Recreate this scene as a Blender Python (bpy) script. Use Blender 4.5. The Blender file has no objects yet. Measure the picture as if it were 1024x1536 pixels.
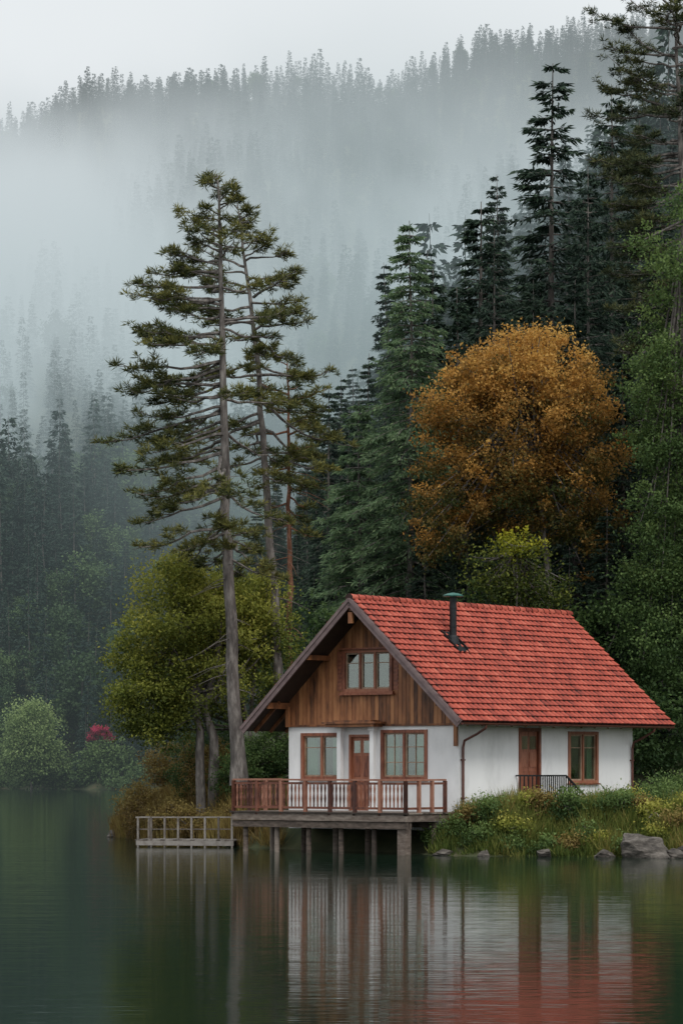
import bpy, math, random
import numpy as np
from mathutils import Vector
rng=np.random.default_rng(11); random.seed(4)
sc=bpy.context.scene

# ------------------------------------------------------------------ helpers
class Geo:
    def __init__(s): s.v=[];s.f=[];s.n=0;s.mi=[];s.t=[]
    def add(s,v,f,mi=0,t=None):
        v=np.asarray(v,float).reshape(-1,3); f=np.asarray(f,int)
        s.v.append(v); s.f.append(f+s.n); s.mi.append(np.full(len(f),mi))
        s.t.append(np.full(len(v),.5) if t is None else np.broadcast_to(np.asarray(t,float),(len(v),)))
        s.n+=len(v)
    def obj(s,name,mats,parent=None,smooth=False,link=True,smooth_mi=None):
        me=bpy.data.meshes.new(name)
        V=np.concatenate(s.v); me.vertices.add(len(V)); me.vertices.foreach_set('co',V.ravel())
        loops=np.concatenate([f.ravel() for f in s.f])
        tot=np.concatenate([np.full(len(f),f.shape[1]) for f in s.f])
        st=np.concatenate([[0],np.cumsum(tot)[:-1]])
        me.loops.add(len(loops)); me.loops.foreach_set('vertex_index',loops)
        me.polygons.add(len(tot)); me.polygons.foreach_set('loop_start',st); me.polygons.foreach_set('loop_total',tot)
        mi=np.concatenate(s.mi)
        me.polygons.foreach_set('material_index',mi)
        if smooth: sm=np.ones(len(tot),bool)
        elif smooth_mi is not None: sm=(mi==smooth_mi)
        else: sm=np.zeros(len(tot),bool)
        me.update(calc_edges=True)
        me.polygons.foreach_set('use_smooth',sm)
        a=me.attributes.new('tint','FLOAT','POINT'); a.data.foreach_set('value',np.concatenate(s.t))
        for m in (mats if isinstance(mats,(list,tuple)) else [mats]): me.materials.append(m)
        me.validate()
        o=bpy.data.objects.new(name,me)
        if link: sc.collection.objects.link(o)
        if parent: o.parent=parent
        return o
BF=[[0,3,2,1],[4,5,6,7],[0,1,5,4],[1,2,6,5],[2,3,7,6],[3,0,4,7]]
def box(g,x0,x1,y0,y1,z0,z1,mi=0,t=None):
    if t is None: t=random.random()
    g.add([(x0,y0,z0),(x1,y0,z0),(x1,y1,z0),(x0,y1,z0),(x0,y0,z1),(x1,y0,z1),(x1,y1,z1),(x0,y1,z1)],BF,mi,t)
def beam(g,p0,p1,w,h,mi=0,t=None,up=(0,0,1)):
    p0=np.array(p0,float);p1=np.array(p1,float);d=p1-p0;d/=np.linalg.norm(d)
    up=np.array(up,float)
    if abs(d@up)>.98: up=np.array((0,1.,0))
    s=np.cross(d,up);s/=np.linalg.norm(s);u=np.cross(s,d)
    if t is None:t=random.random()
    vs=[]
    for p in (p0,p1):
        for a,b in((-1,-1),(1,-1),(1,1),(-1,1)): vs.append(p+s*a*w/2+u*b*h/2)
    g.add(vs,BF,mi,t)
def tube(g,pts,rad,sides=8,mi=0,t=None,cap=True):
    P=np.asarray(pts,float);n=len(P);R=np.broadcast_to(np.asarray(rad,float),(n,))
    T=np.gradient(P,axis=0);T/=np.linalg.norm(T,axis=1)[:,None]+1e-9
    ref=np.array((1.,0,0)) if abs(T[:,0]).mean()<.8 else np.array((0,0,1.))
    A=np.cross(T,ref);A/=np.linalg.norm(A,axis=1)[:,None]+1e-9
    B=np.cross(T,A)
    an=np.arange(sides)/sides*2*math.pi
    V=P[:,None]+R[:,None,None]*(A[:,None]*np.cos(an)[None,:,None]+B[:,None]*np.sin(an)[None,:,None])
    i=np.arange(n-1)[:,None]*sides;j=np.arange(sides)[None];k=(j+1)%sides
    F=np.stack([i+j,i+k,i+sides+k,i+sides+j],-1).reshape(-1,4)
    g.add(V.reshape(-1,3),F,mi,t if t is not None else .5)
    if cap and sides==8 : 
        g.add(V[-1],[list(range(sides))],mi,.5)
def unit(v): return v/(np.linalg.norm(v,axis=-1,keepdims=True)+1e-9)
def rdir(n): return unit(rng.normal(size=(n,3)))
def cards(g,c,ax,L,W,mi=0,t=.5,nrm=None):
    n=len(c);ax=unit(ax)
    if nrm is None: nrm=rdir(n)
    sd=unit(np.cross(ax,nrm))
    L=np.broadcast_to(L,(n,))[:,None];W=np.broadcast_to(W,(n,))[:,None]
    V=np.stack([c,c+ax*L*.5+sd*W*.5,c+ax*L,c+ax*L*.5-sd*W*.5],1).reshape(-1,3)
    F=np.arange(4*n).reshape(-1,4)
    g.add(V,F,mi,np.repeat(np.broadcast_to(t,(n,)),4))

# ------------------------------------------------------------------ materials
def newmat(name):
    m=bpy.data.materials.new(name);m.use_nodes=True;nt=m.node_tree
    return m,nt,nt.nodes['Principled BSDF'],nt.nodes['Material Output']
def ramp(nt,fac,cols):
    r=nt.nodes.new('ShaderNodeValToRGB');e=r.color_ramp.elements
    while len(e)<len(cols): e.new(.5)
    for k,(p,c) in enumerate(cols): e[k].position=p;e[k].color=(*c,1)
    nt.links.new(fac,r.inputs[0]);return r.outputs[0]
def texco(nt,scale=(1,1,1)):
    t=nt.nodes.new('ShaderNodeTexCoord');m=nt.nodes.new('ShaderNodeMapping')
    m.inputs['Scale'].default_value=scale;nt.links.new(t.outputs['Object'],m.inputs[0]);return m.outputs[0]
def noise(nt,vec,scale,detail=4,rough=.6):
    n=nt.nodes.new('ShaderNodeTexNoise');n.inputs['Scale'].default_value=scale
    n.inputs['Detail'].default_value=detail;n.inputs['Roughness'].default_value=rough
    nt.links.new(vec,n.inputs['Vector']);return n.outputs[0]
def attr(nt,name='tint'):
    a=nt.nodes.new('ShaderNodeAttribute');a.attribute_name=name;return a.outputs['Fac']
def mth(nt,op,a,b=None,clamp=False):
    m=nt.nodes.new('ShaderNodeMath');m.operation=op;m.use_clamp=clamp
    for i,x in enumerate((a,b)):
        if x is None: continue
        if isinstance(x,(int,float)): m.inputs[i].default_value=x
        else: nt.links.new(x,m.inputs[i])
    return m.outputs[0]
def smooth(nt,x,a,b,inv=False):
    m=nt.nodes.new('ShaderNodeMapRange');m.interpolation_type='SMOOTHSTEP'
    nt.links.new(x,m.inputs[0]);m.inputs[1].default_value=a;m.inputs[2].default_value=b
    m.inputs[3].default_value=1. if inv else 0.;m.inputs[4].default_value=0. if inv else 1.
    return m.outputs[0]
def surf(name,cols,scale=3,stretch=(1,1,1),rough=.7,bump=.3,dist=.02,tint=.35,detail=5,metal=0,spec=.5):
    m,nt,p,o=newmat(name);v=texco(nt,stretch);n=noise(nt,v,scale,detail)
    f=mth(nt,'ADD',mth(nt,'MULTIPLY',n,1-tint*.5),mth(nt,'MULTIPLY',attr(nt),tint))
    f=mth(nt,'SUBTRACT',f,tint*.25)
    k=len(cols);c=ramp(nt,f,[(.28+.44*i/(k-1),cc) for i,cc in enumerate(cols)])
    nt.links.new(c,p.inputs['Base Color']);p.inputs['Roughness'].default_value=rough;p.inputs['Metallic'].default_value=metal
    p.inputs['Specular IOR Level'].default_value=spec
    if bump:
        b=nt.nodes.new('ShaderNodeBump');b.inputs['Strength'].default_value=bump;b.inputs['Distance'].default_value=dist
        nt.links.new(n,b.inputs['Height']);nt.links.new(b.outputs[0],p.inputs['Normal'])
    return m
def leafmat(name,cols,trans=.3,objrand=0.0):
    m,nt,p,o=newmat(name)
    f=attr(nt)
    if objrand:
        oi=nt.nodes.new('ShaderNodeObjectInfo')
        f=mth(nt,'ADD',mth(nt,'MULTIPLY',f,1-objrand),mth(nt,'MULTIPLY',oi.outputs['Random'],objrand))
    k=len(cols);c=ramp(nt,f,[(i/(k-1),cc) for i,cc in enumerate(cols)])
    nt.links.new(c,p.inputs['Base Color']);p.inputs['Roughness'].default_value=.65;p.inputs['Specular IOR Level'].default_value=.25
    tr=nt.nodes.new('ShaderNodeBsdfTranslucent');nt.links.new(c,tr.inputs[0])
    mx=nt.nodes.new('ShaderNodeMixShader');mx.inputs[0].default_value=trans
    nt.links.new(p.outputs[0],mx.inputs[1]);nt.links.new(tr.outputs[0],mx.inputs[2]);nt.links.new(mx.outputs[0],o.inputs[0])
    return m
M={}
M['white']=surf('white_plaster',[(.62,.63,.635),(.80,.81,.82),(.85,.86,.87)],scale=1.1,stretch=(1,1,.45),rough=.85,bump=.12,dist=.01,tint=.0,detail=8)
M['wood']=surf('gable_wood',[(.06,.024,.012),(.24,.095,.038),(.40,.18,.075)],scale=2.2,stretch=(2.2,2.2,.6),rough=.6,bump=.4,dist=.01,tint=.35)
M['frame']=surf('window_wood',[(.11,.032,.018),(.26,.088,.046),(.34,.14,.08)],scale=6,stretch=(2,2,.5),rough=.5,bump=.2,dist=.005,tint=.3)
M['barge']=surf('barge_board',[(.085,.055,.055),(.15,.105,.105),(.20,.15,.145)],scale=4,rough=.6,bump=.2,dist=.005,tint=.3)
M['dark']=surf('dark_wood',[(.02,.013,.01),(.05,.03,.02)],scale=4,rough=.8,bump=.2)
M['tile']=surf('roof_tile',[(.030,.012,.010),(.25,.045,.030),(.42,.082,.052),(.52,.15,.10)],scale=1.6,rough=.65,bump=.15,dist=.01,tint=1.0,spec=.35)
M['deck']=surf('weathered_wood',[(.035,.026,.020),(.12,.092,.075),(.24,.20,.17)],scale=4,stretch=(1,1,3),rough=.8,bump=.5,dist=.015,tint=.5)
M['rail']=surf('railing_wood',[(.06,.020,.014),(.19,.068,.040),(.32,.15,.10)],scale=5,stretch=(1,1,.6),rough=.6,bump=.3,dist=.01,tint=.6)
M['grey']=surf('grey_wood',[(.06,.05,.042),(.15,.13,.115),(.27,.25,.23)],scale=5,rough=.8,bump=.3,dist=.01,tint=.5)
M['metal']=surf('dark_metal',[(.012,.014,.016),(.03,.034,.038)],scale=5,rough=.45,bump=.05,metal=.6)
M['green_metal']=surf('green_metal',[(.02,.10,.085),(.05,.19,.16)],scale=5,rough=.5,bump=.05)
M['gutter']=surf('gutter_metal',[(.07,.022,.016),(.13,.045,.032)],scale=4,rough=.4,bump=.05)
M['rock']=surf('rock',[(.025,.022,.02),(.085,.075,.065),(.20,.18,.16)],scale=2.6,stretch=(1,1,2.5),rough=.9,bump=1.,dist=.12,tint=.0,detail=9)
M['curtain']=surf('curtain',[(.13,.19,.14),(.32,.38,.32)],scale=2,stretch=(6,6,.3),rough=.9,bump=.3)
M['bark']=surf('bark',[(.035,.030,.027),(.12,.108,.10),(.27,.25,.23)],scale=3,stretch=(2,2,.6),rough=.95,bump=.9,dist=.04,tint=.0)
M['bark_red']=surf('bark_red',[(.07,.033,.020),(.20,.088,.052),(.28,.16,.11)],scale=3,stretch=(2,2,.6),rough=.95,bump=.9,dist=.04,tint=.0)
M['pine']=leafmat('pine_needles',[(.020,.036,.014),(.078,.092,.028),(.21,.20,.055)],.25)
M['pine2']=leafmat('pine_needles_dark',[(.014,.028,.014),(.045,.062,.026),(.12,.125,.045)],.15)
M['spruce']=leafmat('spruce_needles',[(.007,.019,.014),(.023,.046,.031),(.063,.10,.057)],.15,.2)
M['lspruce']=leafmat('light_spruce_needles',[(.035,.070,.040),(.10,.17,.085),(.20,.28,.14)],.3)
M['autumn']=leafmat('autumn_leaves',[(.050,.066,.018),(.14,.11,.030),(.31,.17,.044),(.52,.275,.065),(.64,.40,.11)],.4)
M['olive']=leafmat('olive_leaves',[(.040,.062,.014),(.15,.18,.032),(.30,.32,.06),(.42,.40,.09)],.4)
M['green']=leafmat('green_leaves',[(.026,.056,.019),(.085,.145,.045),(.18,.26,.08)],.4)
M['lime']=leafmat('lime_leaves',[(.06,.08,.01),(.22,.24,.02),(.46,.43,.035)],.4)
M['willow']=leafmat('willow_leaves',[(.06,.10,.04),(.18,.26,.10),(.34,.44,.17)],.4)
M['farleaf']=leafmat('far_leaves',[(.022,.048,.024),(.07,.12,.050),(.17,.25,.085)],.25,.45)
M['farspruce']=leafmat('far_spruce',[(.004,.014,.011),(.015,.036,.028),(.038,.066,.040)],.1,.45)
M['pink']=leafmat('red_leaves',[(.20,.015,.04),(.60,.05,.14)],.3)
M['grass']=leafmat('grass_blades',[(.035,.060,.014),(.10,.145,.030),(.22,.23,.06),(.34,.25,.09)],.35)
M['rust']=leafmat('rust_shrub',[(.055,.045,.018),(.16,.105,.036),(.28,.22,.07)],.35)
m,nt,p,o=newmat('window_glass')
tr=nt.nodes.new('ShaderNodeBsdfTransparent');tr.inputs[0].default_value=(.7,.85,.76,1)
gl=nt.nodes.new('ShaderNodeBsdfGlossy');gl.inputs['Roughness'].default_value=.03
mx=nt.nodes.new('ShaderNodeMixShader');mx.inputs[0].default_value=.18
nt.links.new(tr.outputs[0],mx.inputs[1]);nt.links.new(gl.outputs[0],mx.inputs[2]);nt.links.new(mx.outputs[0],o.inputs[0]);M['glass']=m
m,nt,p,o=newmat('ground');v=texco(nt);n1=noise(nt,v,.8,6);
c=ramp(nt,n1,[(.3,(.018,.030,.010)),(.5,(.05,.060,.022)),(.7,(.09,.078,.04))])
nt.links.new(c,p.inputs['Base Color']);p.inputs['Roughness'].default_value=.95;M['ground']=m
m,nt,p,o=newmat('lake_water')
p.inputs['Base Color'].default_value=(.009,.022,.014,1);p.inputs['Roughness'].default_value=.05;p.inputs['IOR'].default_value=1.13
v1=texco(nt,(.55,1.5,1));a=noise(nt,v1,1.1,2,.5);v2=texco(nt,(.10,.35,1));b2=noise(nt,v2,1.0,2,.5)
v3=texco(nt,(.6,3.0,1));a3=noise(nt,v3,2.2,2,.5)
hh=mth(nt,'ADD',mth(nt,'MULTIPLY',a,.0048),mth(nt,'MULTIPLY',b2,.010));hh=mth(nt,'ADD',hh,mth(nt,'MULTIPLY',a3,.0034))
b=nt.nodes.new('ShaderNodeBump');b.inputs['Strength'].default_value=1;b.inputs['Distance'].default_value=1
nt.links.new(hh,b.inputs['Height']);nt.links.new(b.outputs[0],p.inputs['Normal']);M['water']=m

# ------------------------------------------------------------------ terrain
LAND=np.array([(700,-14),(60,-9),(30,-6.5),(14,-4.4),(10,-3.6),(6.5,-3.1),(4.2,-2.5),(2.8,-1.5),(1.9,.8),(0,3.0),(-2.4,5.2),(-4,8.6),(-6,13),(-8.3,19.5),(-8.8,25),(-8,40),(-10,80),(-14,150),(-18,225),(-40,247),(-120,250),(-260,235),(-400,200),(-900,180),(-900,2500),(900,2500),(900,-40)],float)
def sdist(X,Y):
    P=np.stack([X,Y],-1);D=np.full(X.shape,1e9);ins=np.zeros(X.shape,bool);n=len(LAND)
    for i in range(n):
        a=LAND[i];b=LAND[(i+1)%n];ab=b-a
        t=np.clip(((P-a)@ab)/(ab@ab),0,1);q=a+t[...,None]*ab
        D=np.minimum(D,np.linalg.norm(P-q,axis=-1))
        c=((a[1]>Y)!=(b[1]>Y));xx=(b[0]-a[0])*(Y-a[1])/((b[1]-a[1]) if b[1]!=a[1] else 1e-9)+a[0]
        ins^=(c&(X<xx))
    return np.where(ins,D,-D)
def ss(x,a,b): t=np.clip((x-a)/(b-a),0,1);return t*t*(3-2*t)
def height(X,Y):
    X=np.asarray(X,float);Y=np.asarray(Y,float)
    wob=.35*np.sin(X*.9+1.3)*np.sin(Y*.7)+.2*np.sin(X*2.1)*np.cos(Y*1.9)
    d=sdist(X,Y)+wob*np.exp(-((Y-5)/60)**2)
    h=np.where(d>0,1.22*ss(d,0,1.9),np.maximum(d*.35,-4))
    h=h+ss(d,.5,4)*1.0*np.exp(-(((X+4.5)/4)**2+((Y-13)/6)**2))
    s=np.clip(.13+.011*X,0,.5);r=np.maximum(Y-13,0)
    h=h+80*(1-np.exp(-s*r/80))*ss(d,0,8)
    Hr=np.interp(X,[-600,-300,-135,-95,-37,13,76,135,300,600],[180,208,238,256,270,268,276,298,320,340])
    k=(Y-250)/800
    m=Hr*np.where(k<1,k,1-(k-1)*1.2)
    m=m+ss(Y,260,420)*(1-ss(Y,850,1050)*.6)*(10*np.sin(X/31+Y/85)+7*np.sin(X/17-Y/60+2)+4*np.sin(X/9+Y/37))
    m=np.maximum(m+1.5,-50)
    return np.where((Y>252)&(d>0),np.maximum(h,m*ss(d,0,6)),h)
def ground():
    xs=np.concatenate([-np.geomspace(700,31,45),np.linspace(-30,30,170),np.geomspace(31,700,45)])
    ys=np.concatenate([np.linspace(-60,-13,12),np.linspace(-12,45,170),np.geomspace(46,1500,120)])
    X,Y=np.meshgrid(xs,ys);Z=height(X,Y)
    g=Geo();nx=len(xs);i=np.arange(len(ys)-1)[:,None]*nx;j=np.arange(nx-1)[None]
    F=np.stack([i+j,i+j+1,i+nx+j+1,i+nx+j],-1).reshape(-1,4)
    g.add(np.stack([X,Y,Z],-1).reshape(-1,3),F);g.obj('ground',M['ground'],smooth=True)
ground()
def H(x,y): return float(height(np.array([x]),np.array([y]))[0])
g=Geo();g.add([(-1500,-600,0),(1500,-600,0),(1500,500,0),(-1500,500,0)],[[0,1,2,3]]);g.obj('lake_water',M['water'])

# ------------------------------------------------------------------ trees
def spruce_geo(g,Ht,R,nlev,nbr,spr,sz,droop=.35,pw=.8,bare=.05,trunk_r=.22,asp=.34):
    n=10;zz=np.linspace(0,Ht,n);w=np.cumsum(rng.normal(size=(n,2))*Ht*.002,axis=0)
    tube(g,np.column_stack([w,zz]),np.linspace(trunk_r,trunk_r*.06,n),7,0)
    for i in range(nlev):
        fz=bare+(1-bare)*(i+rng.uniform(-.4,.4))/nlev;fz=min(max(fz,bare),.995);z=fz*Ht
        cx=np.interp(z,zz,w[:,0]);cy=np.interp(z,zz,w[:,1])
        lev=rng.uniform(.78,1.12)
        for b in range(max(3,int(nbr*(1-fz*.4)))):
            az=rng.uniform(0,2*math.pi)
            L=(R*(1-fz)**pw)*lev*rng.uniform(.6,1.15)+.012*Ht
            o=np.array((math.cos(az),math.sin(az),0));l=np.array((-o[1],o[0],0))
            k=max(4,int(spr*(.3+.7*L/R)))
            u=rng.uniform(.08,1,k)**.75;s=rng.uniform(-1,1,k)
            wd=(.34*L*(1.05-u)+.05*L)
            c=o*(u*L)[:,None]+l*(s*wd)[:,None]
            up=.35*fz
            c[:,2]=z+up*L*u-droop*L*u**1.6+.12*L*u**4-np.abs(s)*wd*.25+rng.normal(size=k)*.03*L
            c[:,0]+=cx;c[:,1]+=cy
            ax=o*.7+l*(s*.8)[:,None]+np.array((0,0,-.45))+rng.normal(size=(k,3))*.3
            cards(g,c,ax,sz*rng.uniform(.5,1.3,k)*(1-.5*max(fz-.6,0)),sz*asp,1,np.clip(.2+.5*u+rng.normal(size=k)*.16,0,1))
            if L>.5 and spr>12:
                tube(g,[(cx,cy,z),(cx+o[0]*L*.5,cy+o[1]*L*.5,z+up*L*.5-droop*L*.33),(cx+o[0]*L*.95,cy+o[1]*L*.95,z+up*L-droop*L*.85)],[.035,.02,.006],4,0,cap=False)
def put(name,me,x,y,z,s,rz):
    o=bpy.data.objects.new(name,me);sc.collection.objects.link(o);o.location=(x,y,z);o.scale=(s[0],s[0],s[1]);o.rotation_euler=(0,0,rz);return o
SP=[]
for k,(Ht,R) in enumerate([(24,3.1),(22,3.4),(20,2.6)]):
    g=Geo();spruce_geo(g,Ht,R,62,8,80,.34,droop=[.42,.3,.5][k],pw=[.85,.75,.9][k],asp=.22)
    o=g.obj('src%d'%k,[M['bark'],M['spruce']],link=False);SP.append((o.data,Ht));bpy.data.objects.remove(o)
def spruce(x,y,top,v,rs=1.0):
    me,Ht=SP[v];z=H(x,y)-.2;put('spruce_tree',me,x,y,z,((top-z)/Ht*rs,(top-z)/Ht),rng.uniform(0,6))
def PX(px,y): return (px-512)/48*(1+y/90)
def PZ(py,y): return 2.75+(1148-py)/48*(1+y/90)
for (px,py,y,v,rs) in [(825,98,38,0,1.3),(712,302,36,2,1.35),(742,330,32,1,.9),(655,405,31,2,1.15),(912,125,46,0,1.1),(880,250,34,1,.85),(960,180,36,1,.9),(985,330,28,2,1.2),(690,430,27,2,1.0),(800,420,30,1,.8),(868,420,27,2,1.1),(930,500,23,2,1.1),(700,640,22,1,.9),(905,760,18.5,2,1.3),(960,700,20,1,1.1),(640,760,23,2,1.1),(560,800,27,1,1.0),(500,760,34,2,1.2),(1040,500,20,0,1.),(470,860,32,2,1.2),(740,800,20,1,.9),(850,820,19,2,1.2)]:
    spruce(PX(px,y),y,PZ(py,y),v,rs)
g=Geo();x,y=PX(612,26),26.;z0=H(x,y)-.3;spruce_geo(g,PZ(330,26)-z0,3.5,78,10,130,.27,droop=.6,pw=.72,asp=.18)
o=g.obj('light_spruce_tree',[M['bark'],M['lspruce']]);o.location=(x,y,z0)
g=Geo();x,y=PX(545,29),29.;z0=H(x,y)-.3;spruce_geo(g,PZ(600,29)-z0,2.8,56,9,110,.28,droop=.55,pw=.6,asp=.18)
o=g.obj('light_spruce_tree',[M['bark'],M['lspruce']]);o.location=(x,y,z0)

def pine(name,path,prof,nb,mats,tr=.2,azbias=None,tuft=.30,dens=1.,dead=True):
    g=Geo();P=np.array(path,float)
    zz=np.linspace(P[0,2],P[-1,2],26);C=np.column_stack([np.interp(zz,P[:,2],P[:,0]),np.interp(zz,P[:,2],P[:,1]),zz])
    C[1:-1,:2]+=rng.normal(size=(24,2))*.025
    f=np.linspace(0,1,26);tube(g,C,tr*(1-f)**.75+.02+.12*tr*np.exp(-f*30)*4,9,0)
    z0,z1=prof[0][0],P[-1,2]
    pz=[a for a,b in prof];pl=[b for a,b in prof]
    T=[];TA=[];TT=[]
    for i in range(nb):
        z=z0+(z1-z0)*((i+rng.uniform(-.3,.3))/nb)**.9 if i else z0
        z=min(z,z1-.05);fz=(z-z0)/(z1-z0)
        c=np.array([np.interp(z,zz,C[:,0]),np.interp(z,zz,C[:,1]),z])
        az=rng.uniform(0,2*math.pi) if azbias is None or rng.random()>.4 else azbias+rng.normal()*.5
        L=np.interp(z,pz,pl)*rng.uniform(.5,1.12)
        el=-.25+.75*fz**1.5+rng.normal()*.10
        o=np.array((math.cos(az),math.sin(az),0.));l=np.array((-o[1],o[0],0.))
        u=np.linspace(0,1,9);side=np.cumsum(rng.normal(size=9))*.035*L
        B=c+o*(u*L)[:,None]+l*side[:,None];B[:,2]+=L*(u*math.tan(el)-.30*(1-fz*.5)*u**1.3+.20*u**3)+np.cumsum(rng.normal(size=9))*.02*L
        tube(g,B,np.linspace(.022*L**.6+.02,.008,9),5,1,cap=False)
        ns=int(4+L*3.4*dens)
        tint=rng.uniform(-.18,.18)
        for s in range(ns):
            us=rng.uniform(.25,1.0)**.8;b0=np.array([np.interp(us,u,B[:,q]) for q in range(3)])
            sl=(.20*L+.30)*(1.15-us)*rng.uniform(.6,1.3)+.12
            sg=rng.choice([-1,1]);d=unit(o*rng.uniform(.3,1.)+l*sg*rng.uniform(.4,1.)+np.array((0,0,rng.uniform(-.2,.35))))
            e=b0+d*sl
            if sl>.3: tube(g,[b0,(b0+e)/2+rng.normal(size=3)*.03,e],[.014,.01,.005],4,1,cap=False)
            k=max(2,int(sl*6.8));w=rng.uniform(.4,1.05,k)
            T.append(b0+(e-b0)*w[:,None]+rng.normal(size=(k,3))*np.array((.08,.08,.05)));TA.append(np.tile(d,(k,1)))
            TT.append(np.clip(.5+tint+rng.normal(size=k)*.14,0,1))
    T=np.concatenate(T);TA=np.concatenate(TA);TT=np.concatenate(TT)
    k=15;c=np.repeat(T,k,0);a=np.repeat(TA,k,0)*.5+rdir(len(c))*np.array((1,1,.6))+np.array((0,0,.28))
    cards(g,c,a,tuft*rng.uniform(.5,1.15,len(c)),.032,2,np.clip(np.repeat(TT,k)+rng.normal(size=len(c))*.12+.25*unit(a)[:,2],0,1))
    if dead:
        for i in range(20):
            z=z0-rng.uniform(-2.5,4.5);az=rng.uniform(0,6.28);L=rng.uniform(.3,1.9)
            c=np.array([np.interp(z,zz,C[:,0]),np.interp(z,zz,C[:,1]),z]);o=np.array((math.cos(az),math.sin(az),-.25))
            tube(g,[c,c+o*L*.5,c+o*L+np.array((0,0,-.1*L))],[.02,.013,.004],4,1,cap=False)
    return g.obj(name,mats,smooth_mi=0)
def path(pts,y): return [(PX(a,y),y,PZ(b,y)) for a,b in pts]
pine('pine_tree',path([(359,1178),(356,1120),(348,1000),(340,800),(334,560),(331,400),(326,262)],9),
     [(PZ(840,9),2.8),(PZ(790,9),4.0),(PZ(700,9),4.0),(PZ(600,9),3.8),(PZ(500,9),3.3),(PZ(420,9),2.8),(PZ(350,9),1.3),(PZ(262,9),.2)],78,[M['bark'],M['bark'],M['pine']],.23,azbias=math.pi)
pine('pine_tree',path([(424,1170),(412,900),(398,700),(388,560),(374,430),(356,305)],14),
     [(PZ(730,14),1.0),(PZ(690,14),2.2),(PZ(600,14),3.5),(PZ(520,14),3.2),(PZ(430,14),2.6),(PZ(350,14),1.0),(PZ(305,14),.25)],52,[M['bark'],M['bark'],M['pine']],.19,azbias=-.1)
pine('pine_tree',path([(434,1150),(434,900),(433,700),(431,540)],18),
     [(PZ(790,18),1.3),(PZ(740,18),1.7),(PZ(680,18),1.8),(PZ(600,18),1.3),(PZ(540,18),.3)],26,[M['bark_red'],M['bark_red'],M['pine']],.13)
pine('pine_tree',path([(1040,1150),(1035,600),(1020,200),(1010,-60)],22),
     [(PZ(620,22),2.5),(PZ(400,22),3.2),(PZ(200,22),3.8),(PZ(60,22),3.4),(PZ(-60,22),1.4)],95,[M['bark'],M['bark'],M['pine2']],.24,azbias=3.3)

def broad(name,lobes,ncl,per,ls,mats,trunks,cr=.55,tint_up=.25,tint0=.42,limbs=45,fl=.75,shell=.5,cv=.13):
    g=Geo();lb=np.array(lobes,float);vol=lb[:,3]*lb[:,4]*lb[:,5];idx=rng.choice(len(lb),ncl,p=vol/vol.sum())
    d=rdir(ncl);r=rng.uniform(shell,1.05,ncl)**.7*np.where(rng.random(ncl)<.1,1.12,1);C=lb[idx,:3]+d*lb[idx,3:6]*r[:,None]
    zmin,zmax=C[:,2].min(),C[:,2].max()
    cs=cr*rng.uniform(.5,1.35,ncl);ct=rng.normal(size=ncl)*cv
    cnt=(per*(cs/cr)**1.6).astype(int)+4
    R=np.repeat(np.arange(ncl),cnt);n=len(R)
    off=rng.normal(size=(n,3))*np.array((1,1,fl))*(cs[R]*.55)[:,None]
    c=C[R]+off
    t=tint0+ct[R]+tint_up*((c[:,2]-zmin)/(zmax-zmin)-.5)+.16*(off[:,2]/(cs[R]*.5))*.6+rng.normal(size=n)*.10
    a=rdir(n)+np.array((0,0,-.3));nr=rdir(n)+np.array((0,0,.8))
    cards(g,c,a,ls*rng.uniform(.6,1.3,n),ls*.62,1,np.clip(t,0,1),nr)
    for (pts,r0,r1) in trunks:
        P=np.array(pts,float);k=12;u=np.linspace(0,1,len(P));w=np.linspace(0,1,k)
        Q=np.column_stack([np.interp(w,u,P[:,q]) for q in range(3)]);Q[1:-1]+=rng.normal(size=(k-2,3))*.03
        tube(g,Q,np.linspace(r0,r1,k),8,0)
    tops=[(np.array(p[len(p)//2:],float)) for p,_,_ in trunks]
    for i in rng.choice(ncl,min(limbs,ncl),replace=False):
        tp=tops[rng.integers(len(tops))];s=tp[rng.integers(len(tp))];e=C[i];m_=(s+e)/2+np.array((0,0,-.12*np.linalg.norm(e-s)))+rng.normal(size=3)*.12
        u=np.linspace(0,1,6)[:,None];Q=s*(1-u)**2+2*m_*u*(1-u)+e*u**2
        tube(g,Q,np.linspace(.06,.01,6),5,0,cap=False)
    return g.obj(name,mats,smooth_mi=0)
y=20.;X=PX;Z=PZ
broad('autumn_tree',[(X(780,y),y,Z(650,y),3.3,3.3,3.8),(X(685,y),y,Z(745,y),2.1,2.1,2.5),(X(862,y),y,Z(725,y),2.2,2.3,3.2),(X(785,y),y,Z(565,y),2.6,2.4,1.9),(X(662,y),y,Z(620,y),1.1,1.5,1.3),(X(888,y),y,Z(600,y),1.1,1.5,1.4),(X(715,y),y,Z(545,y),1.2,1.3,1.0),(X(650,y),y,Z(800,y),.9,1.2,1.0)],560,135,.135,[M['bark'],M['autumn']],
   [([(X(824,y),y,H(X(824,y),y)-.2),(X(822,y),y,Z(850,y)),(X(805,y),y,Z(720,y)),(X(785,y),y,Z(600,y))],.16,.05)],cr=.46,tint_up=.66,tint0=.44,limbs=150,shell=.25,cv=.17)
y=16.5
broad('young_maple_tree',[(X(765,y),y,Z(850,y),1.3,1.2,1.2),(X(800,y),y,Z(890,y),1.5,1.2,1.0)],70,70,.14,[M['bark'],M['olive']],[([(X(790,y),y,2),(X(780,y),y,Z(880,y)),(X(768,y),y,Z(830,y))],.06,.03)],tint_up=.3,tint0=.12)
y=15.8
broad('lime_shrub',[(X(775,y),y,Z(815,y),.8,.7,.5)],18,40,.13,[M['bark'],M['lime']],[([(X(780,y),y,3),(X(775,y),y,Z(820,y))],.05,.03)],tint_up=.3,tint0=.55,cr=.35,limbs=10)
y=12.5
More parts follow.
